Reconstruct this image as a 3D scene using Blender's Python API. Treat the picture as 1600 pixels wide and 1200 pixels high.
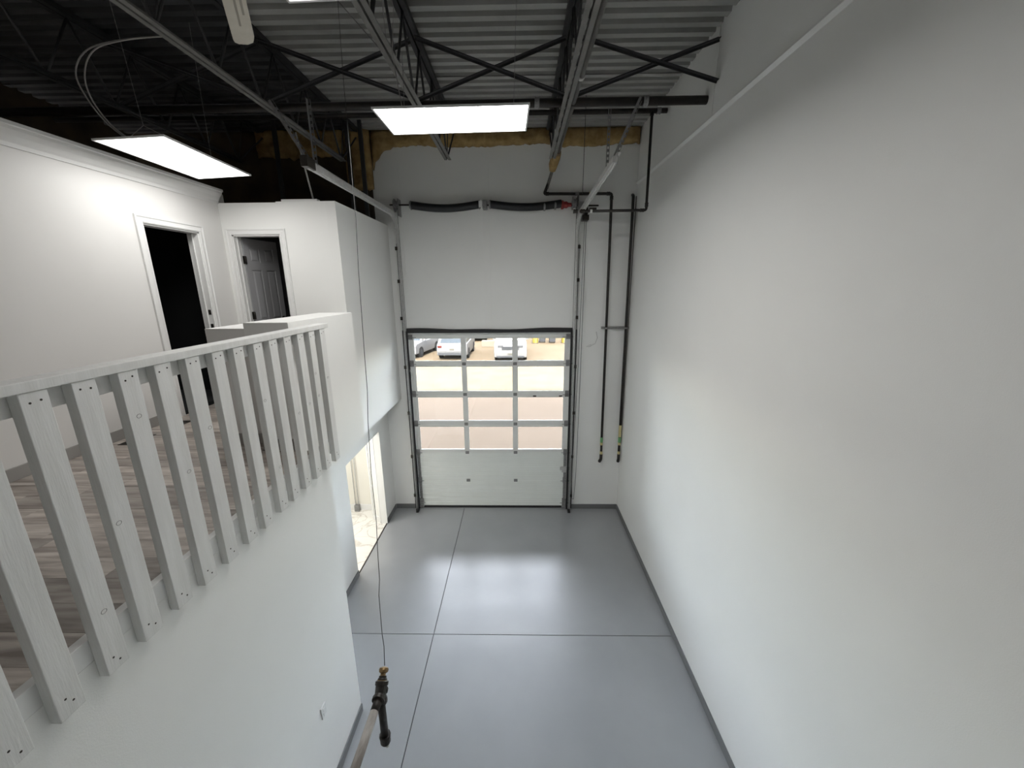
import bpy, math, random
from mathutils import Vector, Matrix
random.seed(7)
for o in list(bpy.data.objects): bpy.data.objects.remove(o)
SC = bpy.context.scene
COL = SC.collection

# ------------------------------------------------------------------ camera
PITCH, YAW, ROLL, CAM_H, FPX = .2463, .0185, -.0076, 4.45, 607.07
cfw = Vector((-math.sin(YAW)*math.cos(PITCH), math.cos(YAW)*math.cos(PITCH), -math.sin(PITCH)))
crt = Vector((math.cos(YAW), math.sin(YAW), 0)); cup = crt.cross(cfw)
crt, cup = crt*math.cos(ROLL)+cup*math.sin(ROLL), cup*math.cos(ROLL)-crt*math.sin(ROLL)
cd = bpy.data.cameras.new('camera'); cam = bpy.data.objects.new('camera', cd); COL.objects.link(cam)
cd.sensor_width = 36; cd.lens = FPX/1600*36; cd.clip_start = .05; cd.clip_end = 300
m = Matrix((crt, cup, -cfw)).transposed().to_4x4(); m.translation = (0, 0, CAM_H); cam.matrix_world = m
SC.camera = cam

# ------------------------------------------------------------------ light, exposure
PANEL_W = 14.0          # mean radiance of the LED diffusers (each fixture has its own output)
SKY_STRENGTH = 15.0
SUN_STRENGTH = 34.0
vs = SC.view_settings
vs.view_transform = 'Standard'; vs.look = 'None'; vs.exposure = 0.0; vs.gamma = 1; vs.use_curve_mapping = False
w = bpy.data.worlds.new('sky'); SC.world = w; w.use_nodes = True
nt = w.node_tree; nt.nodes.clear()
sk = nt.nodes.new('ShaderNodeTexSky'); sk.sky_type = 'NISHITA'; sk.sun_disc = False
sk.sun_elevation = math.radians(40); sk.sun_rotation = math.radians(180); sk.air_density = 1.0; sk.dust_density = 2.5; sk.ozone_density = 1.0
bg = nt.nodes.new('ShaderNodeBackground'); bg.inputs[1].default_value = SKY_STRENGTH
ow = nt.nodes.new('ShaderNodeOutputWorld')
hz0 = nt.nodes.new('ShaderNodeMix'); hz0.data_type = 'RGBA'; hz0.inputs[0].default_value = .82; hz0.inputs[7].default_value = (1.0, .945, .885, 1)   # bright thin haze over the blue
nt.links.new(sk.outputs[0], hz0.inputs[6]); nt.links.new(hz0.outputs[2], bg.inputs[0]); nt.links.new(bg.outputs[0], ow.inputs[0])
sd = bpy.data.lights.new('sun', 'SUN'); sd.energy = SUN_STRENGTH; sd.angle = math.radians(.6); sd.color = (1, .95, .86)
so = bpy.data.objects.new('sun', sd); COL.objects.link(so); so.location = (0, -20, 20)
so.rotation_euler = (math.radians(51.5), 0, math.radians(4))

# ------------------------------------------------------------------ helpers
class MB:
    def __init__(s): s.v = []; s.f = []; s.sm = []
    def add(s, vs, fs, sm=False):
        b = len(s.v); s.v += [Vector(p) for p in vs]
        s.f += [tuple(b+i for i in f) for f in fs]; s.sm += [sm]*len(fs); return s
    def box(s, x0, x1, y0, y1, z0, z1):
        return s.add([(x0,y0,z0),(x1,y0,z0),(x1,y1,z0),(x0,y1,z0),(x0,y0,z1),(x1,y0,z1),(x1,y1,z1),(x0,y1,z1)],
            [(0,3,2,1),(4,5,6,7),(0,1,5,4),(1,2,6,5),(2,3,7,6),(3,0,4,7)])
    def bar(s, a, b, wx, wz, up=(0,0,1)):                     # rectangular bar between two points
        a = Vector(a); b = Vector(b); d = (b-a).normalized(); u = Vector(up)
        if abs(d.dot(u)) > .98: u = Vector((0,1,0))
        r = d.cross(u).normalized(); u = r.cross(d)
        p = []
        for c in (a, b):
            for i, j in ((-1,-1),(1,-1),(1,1),(-1,1)): p.append(c+r*(i*wx/2)+u*(j*wz/2))
        return s.add(p, [(0,3,2,1),(4,5,6,7),(0,1,5,4),(1,2,6,5),(2,3,7,6),(3,0,4,7)])
    def tube(s, pts, r, n=10, caps=True):
        pts = [Vector(p) for p in pts]; k = len(pts)
        rs = r if isinstance(r, (list, tuple)) else [r]*k
        t0 = (pts[1]-pts[0]).normalized()
        u = Vector((0,0,1)) if abs(t0.z) < .9 else Vector((1,0,0))
        u = (u-t0*u.dot(t0)).normalized(); V = []; Fc = []
        for i in range(k):
            if i == 0: t = t0
            elif i == k-1: t = (pts[i]-pts[i-1]).normalized()
            else: t = ((pts[i+1]-pts[i]).normalized()+(pts[i]-pts[i-1]).normalized()).normalized()
            u = (u-t*u.dot(t)).normalized(); w_ = t.cross(u)
            for j in range(n):
                a = 2*math.pi*j/n; V.append(pts[i]+(u*math.cos(a)+w_*math.sin(a))*rs[i])
        for i in range(k-1):
            for j in range(n):
                Fc.append((i*n+j, i*n+(j+1)%n, (i+1)*n+(j+1)%n, (i+1)*n+j))
        s.add(V, Fc, True)
        if caps:
            b = len(s.v)-len(V)
            s.f += [tuple(b+j for j in reversed(range(n))), tuple(b+(k-1)*n+j for j in range(n))]; s.sm += [False, False]
        return s
    def lathe(s, base, axis, prof, n=16):                     # prof: (distance along the axis, radius)
        a = Vector(axis).normalized(); b = Vector(base)
        return s.tubeprof(b, a, prof, n)
    def tubeprof(s, b, a, prof, n):
        u = Vector((0,0,1)) if abs(a.z) < .9 else Vector((1,0,0))
        u = (u-a*u.dot(a)).normalized(); w_ = a.cross(u); V = []; Fc = []; k = len(prof)
        for t, r in prof:
            for j in range(n):
                q = 2*math.pi*j/n; V.append(b+a*t+(u*math.cos(q)+w_*math.sin(q))*max(r, 1e-4))
        for i in range(k-1):
            for j in range(n): Fc.append((i*n+j, i*n+(j+1)%n, (i+1)*n+(j+1)%n, (i+1)*n+j))
        Fc += [tuple(reversed(range(n))), tuple((k-1)*n+j for j in range(n))]
        return s.add(V, Fc, False)
    def prism(s, poly, axis, a0, a1):                         # poly: 2D points in the other two axes (cyclic x,y,z order)
        n = len(poly)
        def P3(p, a):
            if axis == 'X': return (a, p[0], p[1])
            if axis == 'Y': return (p[0], a, p[1])
            return (p[0], p[1], a)
        V = [P3(p, a0) for p in poly]+[P3(p, a1) for p in poly]
        Fc = [tuple(reversed(range(n))), tuple(range(n, 2*n))]+[(i, (i+1)%n, n+(i+1)%n, n+i) for i in range(n)]
        return s.add(V, Fc)
    def xform(s, M):
        s.v = [M @ p for p in s.v]; return s
    def build(s, name, mat, parent=None, bevel=0, origin=None, fixn=True):
        me = bpy.data.meshes.new(name)
        if parent is not None: o0 = world_origin(parent)
        elif origin is not None: o0 = Vector(origin)
        else:
            xs = [p.x for p in s.v]; ys = [p.y for p in s.v]; zs = [p.z for p in s.v]
            o0 = Vector(((min(xs)+max(xs))/2, (min(ys)+max(ys))/2, min(zs)))
        me.from_pydata([tuple(p-o0) for p in s.v], [], s.f); me.update()
        me.polygons.foreach_set('use_smooth', s.sm)
        if fixn:
            import bmesh
            bm = bmesh.new(); bm.from_mesh(me); bmesh.ops.recalc_face_normals(bm, faces=bm.faces); bm.to_mesh(me); bm.free()
        o = bpy.data.objects.new(name, me); COL.objects.link(o)
        if mat is not None: me.materials.append(mat)
        if parent is None: o.location = o0
        else: o.parent = parent
        if bevel:
            b = o.modifiers.new('bevel', 'BEVEL'); b.width = bevel; b.segments = 2; b.limit_method = 'ANGLE'; b.angle_limit = math.radians(40)
        return o
def world_origin(o):
    p = Vector((0,0,0))
    while o is not None: p = p+Vector(o.location); o = o.parent
    return p
def thing(name, loc, label, cat, group=None, kind=None):
    o = bpy.data.objects.new(name, None); COL.objects.link(o); o.location = loc; o.empty_display_size = .1
    return tag(o, label, cat, group, kind)
def tag(o, label=None, cat=None, group=None, kind=None):
    if label: o['label'] = label
    if cat: o['category'] = cat
    if group: o['group'] = group
    if kind: o['kind'] = kind
    return o
def struct(o, label=None, cat=None):
    o['kind'] = 'structure'
    return tag(o, label, cat)
def arc(c, r, a0, a1, n, plane='YZ'):
    out = []
    for i in range(n+1):
        a = math.radians(a0+(a1-a0)*i/n); p = (math.cos(a)*r, math.sin(a)*r)
        out.append((c[0], c[1]+p[0], c[2]+p[1]) if plane == 'YZ' else (c[0]+p[0], c[1], c[2]+p[1]))
    return out

# ------------------------------------------------------------------ materials
def mat(name, col, rough=.6, metal=0, col2=None, scale=6, stretch=(1,1,1), bump=0, bscale=60, spec=.5, detail=4, contrast=(.35,.65), coat=0, rough2=None):
    M = bpy.data.materials.new(name); M.use_nodes = True; t = M.node_tree; p = t.nodes['Principled BSDF']
    p.inputs['Base Color'].default_value = (*col, 1); p.inputs['Roughness'].default_value = rough
    p.inputs['Metallic'].default_value = metal; p.inputs['Specular IOR Level'].default_value = spec
    if coat: p.inputs['Coat Weight'].default_value = coat; p.inputs['Coat Roughness'].default_value = .15
    tc = None
    if col2 or bump:
        tc = t.nodes.new('ShaderNodeTexCoord'); mp = t.nodes.new('ShaderNodeMapping'); mp.inputs['Scale'].default_value = stretch
        t.links.new(tc.outputs['Object'], mp.inputs[0])
    if col2:
        n = t.nodes.new('ShaderNodeTexNoise'); n.inputs['Scale'].default_value = scale; n.inputs['Detail'].default_value = detail
        r = t.nodes.new('ShaderNodeValToRGB'); r.color_ramp.elements[0].position = contrast[0]; r.color_ramp.elements[1].position = contrast[1]
        r.color_ramp.elements[0].color = (*col, 1); r.color_ramp.elements[1].color = (*col2, 1)
        t.links.new(mp.outputs[0], n.inputs['Vector']); t.links.new(n.outputs['Fac'], r.inputs[0]); t.links.new(r.outputs[0], p.inputs['Base Color'])
        if rough2 is not None:
            mr = t.nodes.new('ShaderNodeMapRange'); mr.inputs['To Min'].default_value = rough; mr.inputs['To Max'].default_value = rough2
            t.links.new(n.outputs['Fac'], mr.inputs[0]); t.links.new(mr.outputs[0], p.inputs['Roughness'])
    if bump:
        n = t.nodes.new('ShaderNodeTexNoise'); n.inputs['Scale'].default_value = bscale; n.inputs['Detail'].default_value = 3
        b = t.nodes.new('ShaderNodeBump'); b.inputs['Strength'].default_value = bump; b.inputs['Distance'].default_value = .01
        t.links.new(mp.outputs[0], n.inputs['Vector']); t.links.new(n.outputs['Fac'], b.inputs['Height']); t.links.new(b.outputs[0], p.inputs['Normal'])
    return M
def emis(name, col, strength):
    M = bpy.data.materials.new(name); M.use_nodes = True; t = M.node_tree; t.nodes.clear()
    e = t.nodes.new('ShaderNodeEmission'); e.inputs[0].default_value = (*col, 1); e.inputs[1].default_value = strength
    o = t.nodes.new('ShaderNodeOutputMaterial'); t.links.new(e.outputs[0], o.inputs[0]); return M
def glass(name, tint=(.96,.97,.96), refl=.06):
    M = bpy.data.materials.new(name); M.use_nodes = True; t = M.node_tree; t.nodes.clear()
    a = t.nodes.new('ShaderNodeBsdfTransparent'); a.inputs[0].default_value = (*tint, 1)
    g = t.nodes.new('ShaderNodeBsdfGlossy'); g.inputs['Roughness'].default_value = .02
    f = t.nodes.new('ShaderNodeFresnel'); f.inputs[0].default_value = 1.45
    mx = t.nodes.new('ShaderNodeMixShader'); o = t.nodes.new('ShaderNodeOutputMaterial')
    t.links.new(f.outputs[0], mx.inputs[0]); t.links.new(a.outputs[0], mx.inputs[1]); t.links.new(g.outputs[0], mx.inputs[2]); t.links.new(mx.outputs[0], o.inputs[0])
    return M
def wood_floor(name):
    M = bpy.data.materials.new(name); M.use_nodes = True; t = M.node_tree; p = t.nodes['Principled BSDF']; p.inputs['Roughness'].default_value = .45
    oi = t.nodes.new('ShaderNodeObjectInfo'); tc = t.nodes.new('ShaderNodeTexCoord'); mp = t.nodes.new('ShaderNodeMapping')
    mp.inputs['Scale'].default_value = (1.1, 9, 9)
    ad = t.nodes.new('ShaderNodeVectorMath'); ad.operation = 'ADD'
    ms = t.nodes.new('ShaderNodeMath'); ms.operation = 'MULTIPLY'; ms.inputs[1].default_value = 40
    cx = t.nodes.new('ShaderNodeCombineXYZ')
    t.links.new(oi.outputs['Random'], ms.inputs[0]); t.links.new(ms.outputs[0], cx.inputs[0]); t.links.new(ms.outputs[0], cx.inputs[1])
    t.links.new(tc.outputs['Object'], mp.inputs[0]); t.links.new(mp.outputs[0], ad.inputs[0]); t.links.new(cx.outputs[0], ad.inputs[1])
    n = t.nodes.new('ShaderNodeTexNoise'); n.inputs['Scale'].default_value = 2.2; n.inputs['Detail'].default_value = 6; n.inputs['Distortion'].default_value = .6
    t.links.new(ad.outputs[0], n.inputs['Vector'])
    r = t.nodes.new('ShaderNodeValToRGB'); e = r.color_ramp.elements
    e[0].position = .3; e[0].color = (.20,.168,.148,1); e[1].position = .7; e[1].color = (.56,.51,.465,1)
    k = e.new(.48); k.color = (.37,.325,.29,1)
    t.links.new(n.outputs['Fac'], r.inputs[0])
    mr = t.nodes.new('ShaderNodeMapRange'); mr.inputs['To Min'].default_value = .72; mr.inputs['To Max'].default_value = 1.3
    t.links.new(oi.outputs['Random'], mr.inputs[0])
    mm = t.nodes.new('ShaderNodeMix'); mm.data_type = 'RGBA'; mm.blend_type = 'MULTIPLY'; mm.inputs[0].default_value = 1
    t.links.new(r.outputs[0], mm.inputs[6]); t.links.new(mr.outputs[0], mm.inputs[7]); t.links.new(mm.outputs[2], p.inputs['Base Color'])
    return M
def marble(name):
    M = bpy.data.materials.new(name); M.use_nodes = True; t = M.node_tree; p = t.nodes['Principled BSDF']; p.inputs['Roughness'].default_value = .25
    tc = t.nodes.new('ShaderNodeTexCoord'); n = t.nodes.new('ShaderNodeTexNoise'); n.inputs['Scale'].default_value = 1.6; n.inputs['Detail'].default_value = 6; n.inputs['Distortion'].default_value = 1.4
    r = t.nodes.new('ShaderNodeValToRGB'); e = r.color_ramp.elements
    e[0].position = .47; e[0].color = (.82,.80,.75,1); e[1].position = .53; e[1].color = (.82,.80,.75,1); k = e.new(.5); k.color = (.60,.56,.50,1)
    t.links.new(tc.outputs['Object'], n.inputs['Vector']); t.links.new(n.outputs['Fac'], r.inputs[0]); t.links.new(r.outputs[0], p.inputs['Base Color'])
    return M
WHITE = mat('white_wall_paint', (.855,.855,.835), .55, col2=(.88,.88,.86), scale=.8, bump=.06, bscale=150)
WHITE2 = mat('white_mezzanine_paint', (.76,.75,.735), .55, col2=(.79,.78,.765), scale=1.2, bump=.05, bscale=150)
TRIMW = mat('white_trim_paint', (.80,.80,.79), .35)
WOODW = mat('white_painted_lumber', (.70,.70,.68), .5, col2=(.76,.76,.745), scale=5, stretch=(6,6,.6), bump=.15, bscale=25)
BASEG = mat('grey_baseboard_paint', (.17,.175,.18), .45)
BASEM = mat('taupe_vinyl_baseboard', (.34,.33,.315), .5)
EPOXY = mat('grey_epoxy_floor', (.285,.297,.308), .25, col2=(.315,.327,.338), scale=1.3, bump=.015, bscale=30, spec=1.0, rough2=.34)
GROOVE = mat('dark_joint_filler', (.06,.063,.068), .8)
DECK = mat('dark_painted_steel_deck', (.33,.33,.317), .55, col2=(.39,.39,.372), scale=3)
DECK_SHADE = mat('shade_darkened_steel_deck', (.035,.037,.04), .6, col2=(.055,.057,.06), scale=3)  # shade above the mezzanine put into the deck colour
STEEL = mat('dark_joist_steel', (.024,.025,.027), .5, col2=(.034,.034,.036), scale=8)
CHORD = mat('grey_dusty_joist_chord', (.15,.148,.14), .6, col2=(.19,.185,.175), scale=10)
BLACKP = mat('black_iron_pipe', (.012,.0115,.0115), .45, col2=(.026,.020,.017), scale=12)
GREYP = mat('grey_steel_pipe', (.16,.155,.15), .35, metal=.6, col2=(.22,.21,.20), scale=9)
GALV = mat('galvanized_steel', (.52,.52,.51), .4, metal=.25, col2=(.62,.62,.61), scale=30)
GALVD = mat('dull_galvanized_steel', (.22,.22,.22), .5, metal=.3, col2=(.30,.30,.30), scale=30)
RUBBER = mat('black_rubber', (.018,.018,.02), .6)
DOORW = mat('white_overhead_door_skin', (.76,.77,.745), .45, col2=(.79,.80,.775), scale=2)
DOORS = mat('ribbed_door_skin', (.82,.85,.815), .5, col2=(.85,.88,.845), scale=3)
INSUL = mat('yellow_fibreglass_insulation', (.24,.15,.055), .95, col2=(.42,.29,.12), scale=7, bump=.9, bscale=14)
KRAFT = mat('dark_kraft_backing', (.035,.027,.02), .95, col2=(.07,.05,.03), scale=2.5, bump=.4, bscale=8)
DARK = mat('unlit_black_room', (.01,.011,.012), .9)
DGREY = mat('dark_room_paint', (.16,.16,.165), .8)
DOORG = mat('grey_panel_door', (.36,.36,.37), .4)  # leaf tone set darker than the white trim
BRONZE = mat('dark_bronze_hardware', (.05,.045,.04), .35, metal=.7)
BRASS = mat('old_brass', (.32,.22,.11), .35, metal=.9, col2=(.22,.15,.08), scale=25)
RED = mat('red_spring_cone_paint', (.28,.03,.03), .5)
YTAG = mat('yellow_pipe_tape', (.62,.55,.28), .6); GTAG = mat('green_pipe_tape', (.18,.45,.20), .6)
BEIGE = mat('yellowed_white_plastic', (.52,.48,.40), .5, col2=(.60,.56,.48), scale=6)
SPRING = mat('black_spring_steel', (.010,.011,.014), .5)
WIRE = mat('dark_cable', (.03,.03,.03), .5); WIREG = mat('grey_cable', (.30,.29,.28), .5)
LEDS = [emis('led_diffuser_%d' % i, (1, .985, .955), PANEL_W*k) for i, k in enumerate((1.62, .80, .42, 1.2))]
LEDF = mat('white_panel_frame', (.75,.75,.75), .4)
PANE = glass('clear_pane')
INFILL = mat('opaque_white_infill', (.80,.80,.77), .3)
PLANK = wood_floor('grey_brown_vinyl_plank')
MARB = marble('white_marble_tile')
CREAM = mat('cream_lobby_paint', (.80,.78,.71), .5)
CONC = mat('pinkish_concrete', (.050,.037,.0255), .9, col2=(.054,.040,.028), spec=.1, scale=.7)
GRAVEL = mat('tan_gravel', (.043,.033,.0215), .95, col2=(.052,.041,.028), spec=.05, scale=2.2, bump=.3, bscale=12)
PALE = mat('pale_lot_concrete', (.052,.043,.029), .95, col2=(.060,.050,.035), spec=.05, scale=1.2, bump=.1, bscale=12)
PLATE = mat('white_plastic', (.78,.78,.77), .4)

# ------------------------------------------------------------------ the setting
D, XR, XN, XQ, XU, XM = 7.17, 2.0, -1.715, -2.56, -2.27, -3.74
ZF, YU, ZD = 3.08, 5.17, 6.93
# ground floor: four poured slabs with saw joints between them
fl = struct(MB().box(-2.70, 2.0, -3.0, 7.30, -.20, -.012).build('floor', GROOVE), 'grey epoxy painted concrete floor with saw joints', 'floor')
JX, JY, g = -1.137, 4.155, .005
for (x0, x1) in ((-2.70, JX-g), (JX+g, 2.0)):
    for (y0, y1) in ((-3.0, JY-g), (JY+g, 7.17 if x1 > 0 else 7.17)):
        MB().box(x0, x1, y0, y1, -.012, 0).build('slab', EPOXY, fl)
MB().box(-2.06, .95, 7.17, 7.30, -.012, 0).build('slab', EPOXY, fl)
# right wall
struct(MB().box(2.0, 2.2, -3.0, 7.17, -.2, 7.2).build('wall_right', WHITE), 'tall smooth white painted side wall', 'wall')
struct(MB().prism([(2.0, 6.085), (1.972, 6.110), (1.972, 6.126), (2.0, 6.14)], 'Y', -3.0, 7.17).build('trim_1', TRIMW), 'thin white horizontal bead high on the right wall', 'trim')
struct(MB().box(1.995, 2.0, 4.60, 7.17, 6.14, 6.93).build('trim_7', WHITE, bevel=.002), 'thin raised white wall panel under the roof at the far right', 'trim')
struct(MB().box(1.985, 2.0, -3.0, 7.155, 0, .10).build('baseboard_right', BASEG, bevel=.004), 'grey baseboard along the right wall', 'baseboard')
# far wall with the overhead door opening
fw_ = MB()
fw_.box(-9.0, -2.06, 7.17, 7.35, -.2, 7.75).box(.95, 9.0, 7.17, 7.35, -.2, 7.75).box(-2.06, .95, 7.17, 7.35, 3.68, 7.75)
struct(fw_.build('wall_far', WHITE), 'white painted front wall around the overhead door', 'wall')
for i, (x0, x1, z0, z1) in enumerate(((-2.15, -2.01, 4.66, 6.46), (-.617, -.50, 3.72, 6.445), (.925, 1.045, 3.72, 6.455))):
    struct(MB().box(x0, x1, 7.163, 7.171, z0, z1).build('trim_%d' % (i+2), WHITE, bevel=.002),
        ('thin raised white strip above the left door track', 'thin raised white strip above the middle of the door', 'thin raised white strip above the right door track')[i], 'trim')
struct(MB().box(-2.545, -2.12, 7.155, 7.17, 0, .10).build('baseboard_far_left', BASEG, bevel=.004), 'short grey baseboard left of the overhead door', 'baseboard')
struct(MB().box(1.03, 1.985, 7.155, 7.17, 0, .10).build('baseboard_far_right', BASEG, bevel=.004), 'grey baseboard right of the overhead door', 'baseboard')
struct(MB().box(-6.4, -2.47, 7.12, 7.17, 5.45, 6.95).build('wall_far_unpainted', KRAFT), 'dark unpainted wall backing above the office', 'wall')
# back wall and far left wall (behind the camera and behind the rooms)
struct(MB().box(-6.6, 2.2, -3.2, -3.0, -.2, 7.2).build('wall_back', WHITE), 'white back wall of the bay', 'wall')
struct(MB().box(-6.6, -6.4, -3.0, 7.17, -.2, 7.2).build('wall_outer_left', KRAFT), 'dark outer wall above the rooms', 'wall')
# wall under the railing
struct(MB().box(-1.87, XN, -3.0, 3.2, -.2, 3.0).build('wall_left', WHITE), 'white wall below the mezzanine railing', 'wall')
struct(MB().box(XN, XN+.015, -3.0, 3.2, 0, .10).build('baseboard_left', BASEG, bevel=.004), 'grey baseboard under the mezzanine wall', 'baseboard')
struct(MB().box(-2.56, -1.87, 3.05, 3.2, -.2, 3.0).build('wall_left_return', WHITE), 'white return wall behind the mezzanine wall end', 'wall')
# recessed wall with the lobby opening
OY0, OY1, OZ = 5.22, 6.62, 1.90
rw = MB().box(-2.68, XQ, 3.2, OY0, -.2, 2.40).box(-2.68, XQ, OY1, 7.17, -.2, 2.40).box(-2.68, XQ, OY0, OY1, OZ, 2.40)
struct(rw.build('wall_left_recess', WHITE), 'white recessed wall with the lobby opening', 'wall')
struct(MB().box(XQ, XQ+.015, 3.2, OY0, 0, .10).build('baseboard_recess_near', BASEG, bevel=.004), 'grey baseboard before the lobby opening', 'baseboard')
struct(MB().box(XQ, XQ+.015, OY1, 7.155, 0, .10).build('baseboard_recess_far', BASEG, bevel=.004), 'grey baseboard between lobby opening and front wall', 'baseboard')
struct(MB().box(XQ-.022, XQ-.004, OY0, OY1, 0, .008).build('trim_5', BRONZE), 'dark threshold strip in the lobby opening', 'trim')
# lobby
lf = struct(MB().box(-5.6, -2.68, 3.2, 7.17, -.2, -.008).build('floor_lobby', GROOVE), 'white marble tiled lobby floor', 'floor')
y = 3.2
while y < 7.15:
    x = -5.6
    while x < -2.69:
        MB().box(x+.002, min(x+.598, -2.682), y+.002, min(y+.598, 7.098), -.008, 0).build('tile', MARB, lf); x += .6
    y += .6
struct(MB().box(-5.7, -5.6, 3.2, 7.17, -.2, 2.40).build('wall_lobby_left', CREAM), 'cream side wall of the lobby', 'wall')
struct(MB().box(-5.6, -2.68, 7.10, 7.17, 0, 2.36).build('wall_lobby_front', CREAM), 'cream front wall of the lobby', 'wall')
struct(MB().box(-5.6, -2.68, 3.1, 3.2, -.2, 2.40).build('wall_lobby_back', CREAM), 'cream back wall of the lobby', 'wall')
struct(MB().box(-5.7, XQ, 3.1, 7.17, 2.36, 2.44).build('ceiling_lobby', CREAM), 'cream lobby ceiling', 'ceiling')
struct(MB().box(-5.6, -2.68, 7.085, 7.10, 0, .13).build('baseboard_lobby', TRIMW, bevel=.004), 'white baseboard in the lobby', 'baseboard')
# mezzanine deck with planks
mf = struct(MB().box(XM, -1.87, -3.0, 3.2, 2.75, ZF-.008).box(XM, XU-.02, 3.2, YU, 2.44, ZF-.008).build('floor_mezzanine', GROOVE), 'grey brown plank mezzanine floor', 'floor')
PWD = .152
row = 0; y = -.4
while y < YU-.01:
    y1 = min(y+PWD, YU); xr = -1.752 if y1 < 3.12 else (-2.24 if y1 < 4.34 else -2.40)
    x = XM-.9*random.random()
    while x < xr:
        x1 = min(x+1.22, xr); xs = max(x, XM)
        if x1-xs > .03: MB().box(xs+.0008, x1-.0008, y+.0008, y1-.0008, ZF-.008, ZF).build('plank', PLANK, mf)
        x += 1.22
    y += PWD
# mezzanine wall with the dark doorway
DY0, DY1, DZ = 4.065, 4.765, 5.09
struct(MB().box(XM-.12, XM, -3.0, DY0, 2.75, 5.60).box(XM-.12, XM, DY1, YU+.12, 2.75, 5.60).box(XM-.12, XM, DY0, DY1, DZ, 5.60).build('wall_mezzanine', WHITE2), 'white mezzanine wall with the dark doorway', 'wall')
crown = [(XM, 5.47), (XM+.012, 5.47), (XM+.016, 5.50), (XM+.03, 5.515), (XM+.045, 5.545), (XM+.075, 5.58), (XM+.08, 5.60), (XM+.095, 5.605), (XM+.095, 5.63), (XM, 5.63)]
struct(MB().prism(crown, 'Y', -3.0, YU).build('trim_6', TRIMW), 'white crown moulding along the mezzanine wall', 'trim')
struct(MB().box(XM, XM+.013, -3.0, DY0-.07, ZF, ZF+.10).build('baseboard_mezzanine', BASEM, bevel=.003), 'taupe baseboard on the mezzanine wall', 'baseboard')
def casing(parent, axis, a0, a1, z0, z1, face, sgn, wd=.075):
    # stepped casing around an opening; axis X or Y is the running direction, face the wall plane, sgn the side it stands out
    def pc(u0, u1, zz0, zz1, nm='casing'):
        for k, (i0, i1, t) in enumerate(((0, 1, .012), (.12, .5, .02), (.62, .95, .016))):
            b = MB()
            return None
    prof = [(0, 0), (0, .018), (.012, .022), (.028, .014), (.05, .012), (.06, .018), (wd, .018), (wd, 0)]
    def piece(p0, p1, out):
        # p0,p1: (u,z) inner edge ends ; out: direction (du,dz) away from the opening, mitred ends
        V = []
        for (pu, pz), mit in ((p0, -1), (p1, 1)):
            du, dz = p1[0]-p0[0], p1[1]-p0[1]; L = math.hypot(du, dz); du /= L; dz /= L
            ext = mit if out[2+(0 if mit < 0 else 1)] else 0
            for (o_, t_) in prof:
                u = pu+out[0]*o_+du*o_*ext; z = pz+out[1]*o_+dz*o_*ext
                f = face+sgn*t_
                V.append((u, f, z) if axis == 'X' else (f, u, z))
        n = len(prof)
        F_ = [tuple(range(n)), tuple(range(n, 2*n))]+[(i, (i+1)%n, n+(i+1)%n, n+i) for i in range(n)]
        MB().add(V, F_).build('casing', TRIMW, parent)
    piece((a0, z0), (a0, z1), (-1, 0, 0, 1)); piece((a1, z0), (a1, z1), (1, 0, 0, 1)); piece((a0, z1), (a1, z1), (0, 1, 1, 1))
d1 = thing('door_1', (XM, (DY0+DY1)/2, ZF), 'white cased doorway into the dark room off the mezzanine', 'door', kind='structure')
casing(d1, 'Y', DY0, DY1, ZF, DZ, XM, 1)
MB().box(XM-.125, XM+.004, DY0-.001, DY0+.016, ZF, DZ).box(XM-.125, XM+.004, DY1-.016, DY1+.001, ZF, DZ).box(XM-.125, XM+.004, DY0, DY1, DZ-.016, DZ+.001).build('jamb', TRIMW, d1)
MB().box(XM-.07, XM-.058, DY1-.028, DY1-.016, ZF, DZ-.016).box(XM-.07, XM-.058, DY0+.016, DY0+.028, ZF, DZ-.016).build('door_stop', TRIMW, d1)
for zz in (4.17, 4.00):
    MB().box(XM-.045, XM-.012, DY1-.019, DY1-.0155, zz-.03, zz+.03).build('strike_plate', BRONZE, d1, bevel=.001)
# the dark room behind it
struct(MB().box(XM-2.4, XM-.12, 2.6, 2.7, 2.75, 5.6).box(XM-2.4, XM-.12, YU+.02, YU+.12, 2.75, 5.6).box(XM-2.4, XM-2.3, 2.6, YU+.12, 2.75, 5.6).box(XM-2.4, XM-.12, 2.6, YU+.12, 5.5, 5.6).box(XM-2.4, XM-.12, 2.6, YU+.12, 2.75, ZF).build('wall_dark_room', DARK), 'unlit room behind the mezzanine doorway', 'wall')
# office box: front wall with its door, side wall over the bay
EX0, EX1, EZ = -3.625, -3.01, 5.105
struct(MB().box(XM, EX0, YU, YU+.12, 2.44, 5.48).box(EX1, XU-.12, YU, YU+.12, 2.44, 5.49).box(EX0, EX1, YU, YU+.12, EZ, 5.48).box(EX0, EX1, YU, YU+.12, 2.44, ZF).build('wall_office_front', WHITE), 'white office wall holding the panelled door', 'wall')
struct(MB().box(XU-.12, XU, YU+.12, 7.17, 2.36, 5.49).box(XU-.12, XU, 4.36, YU, 2.36, 4.10).box(XU-.12, XU, YU, YU+.12, 2.36, 5.49).build('wall_office_side', WHITE), 'white office side wall overhanging the bay', 'wall')
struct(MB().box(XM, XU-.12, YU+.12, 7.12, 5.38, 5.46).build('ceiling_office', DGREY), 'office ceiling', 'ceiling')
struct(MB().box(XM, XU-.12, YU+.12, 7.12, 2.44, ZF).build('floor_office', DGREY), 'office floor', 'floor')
struct(MB().box(XM, XU-.12, 6.9, 7.12, ZF, 5.38).box(XM-.10, XM, YU+.12, 7.12, ZF, 5.38).build('wall_office_back', DGREY), 'grey walls inside the office', 'wall')
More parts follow.
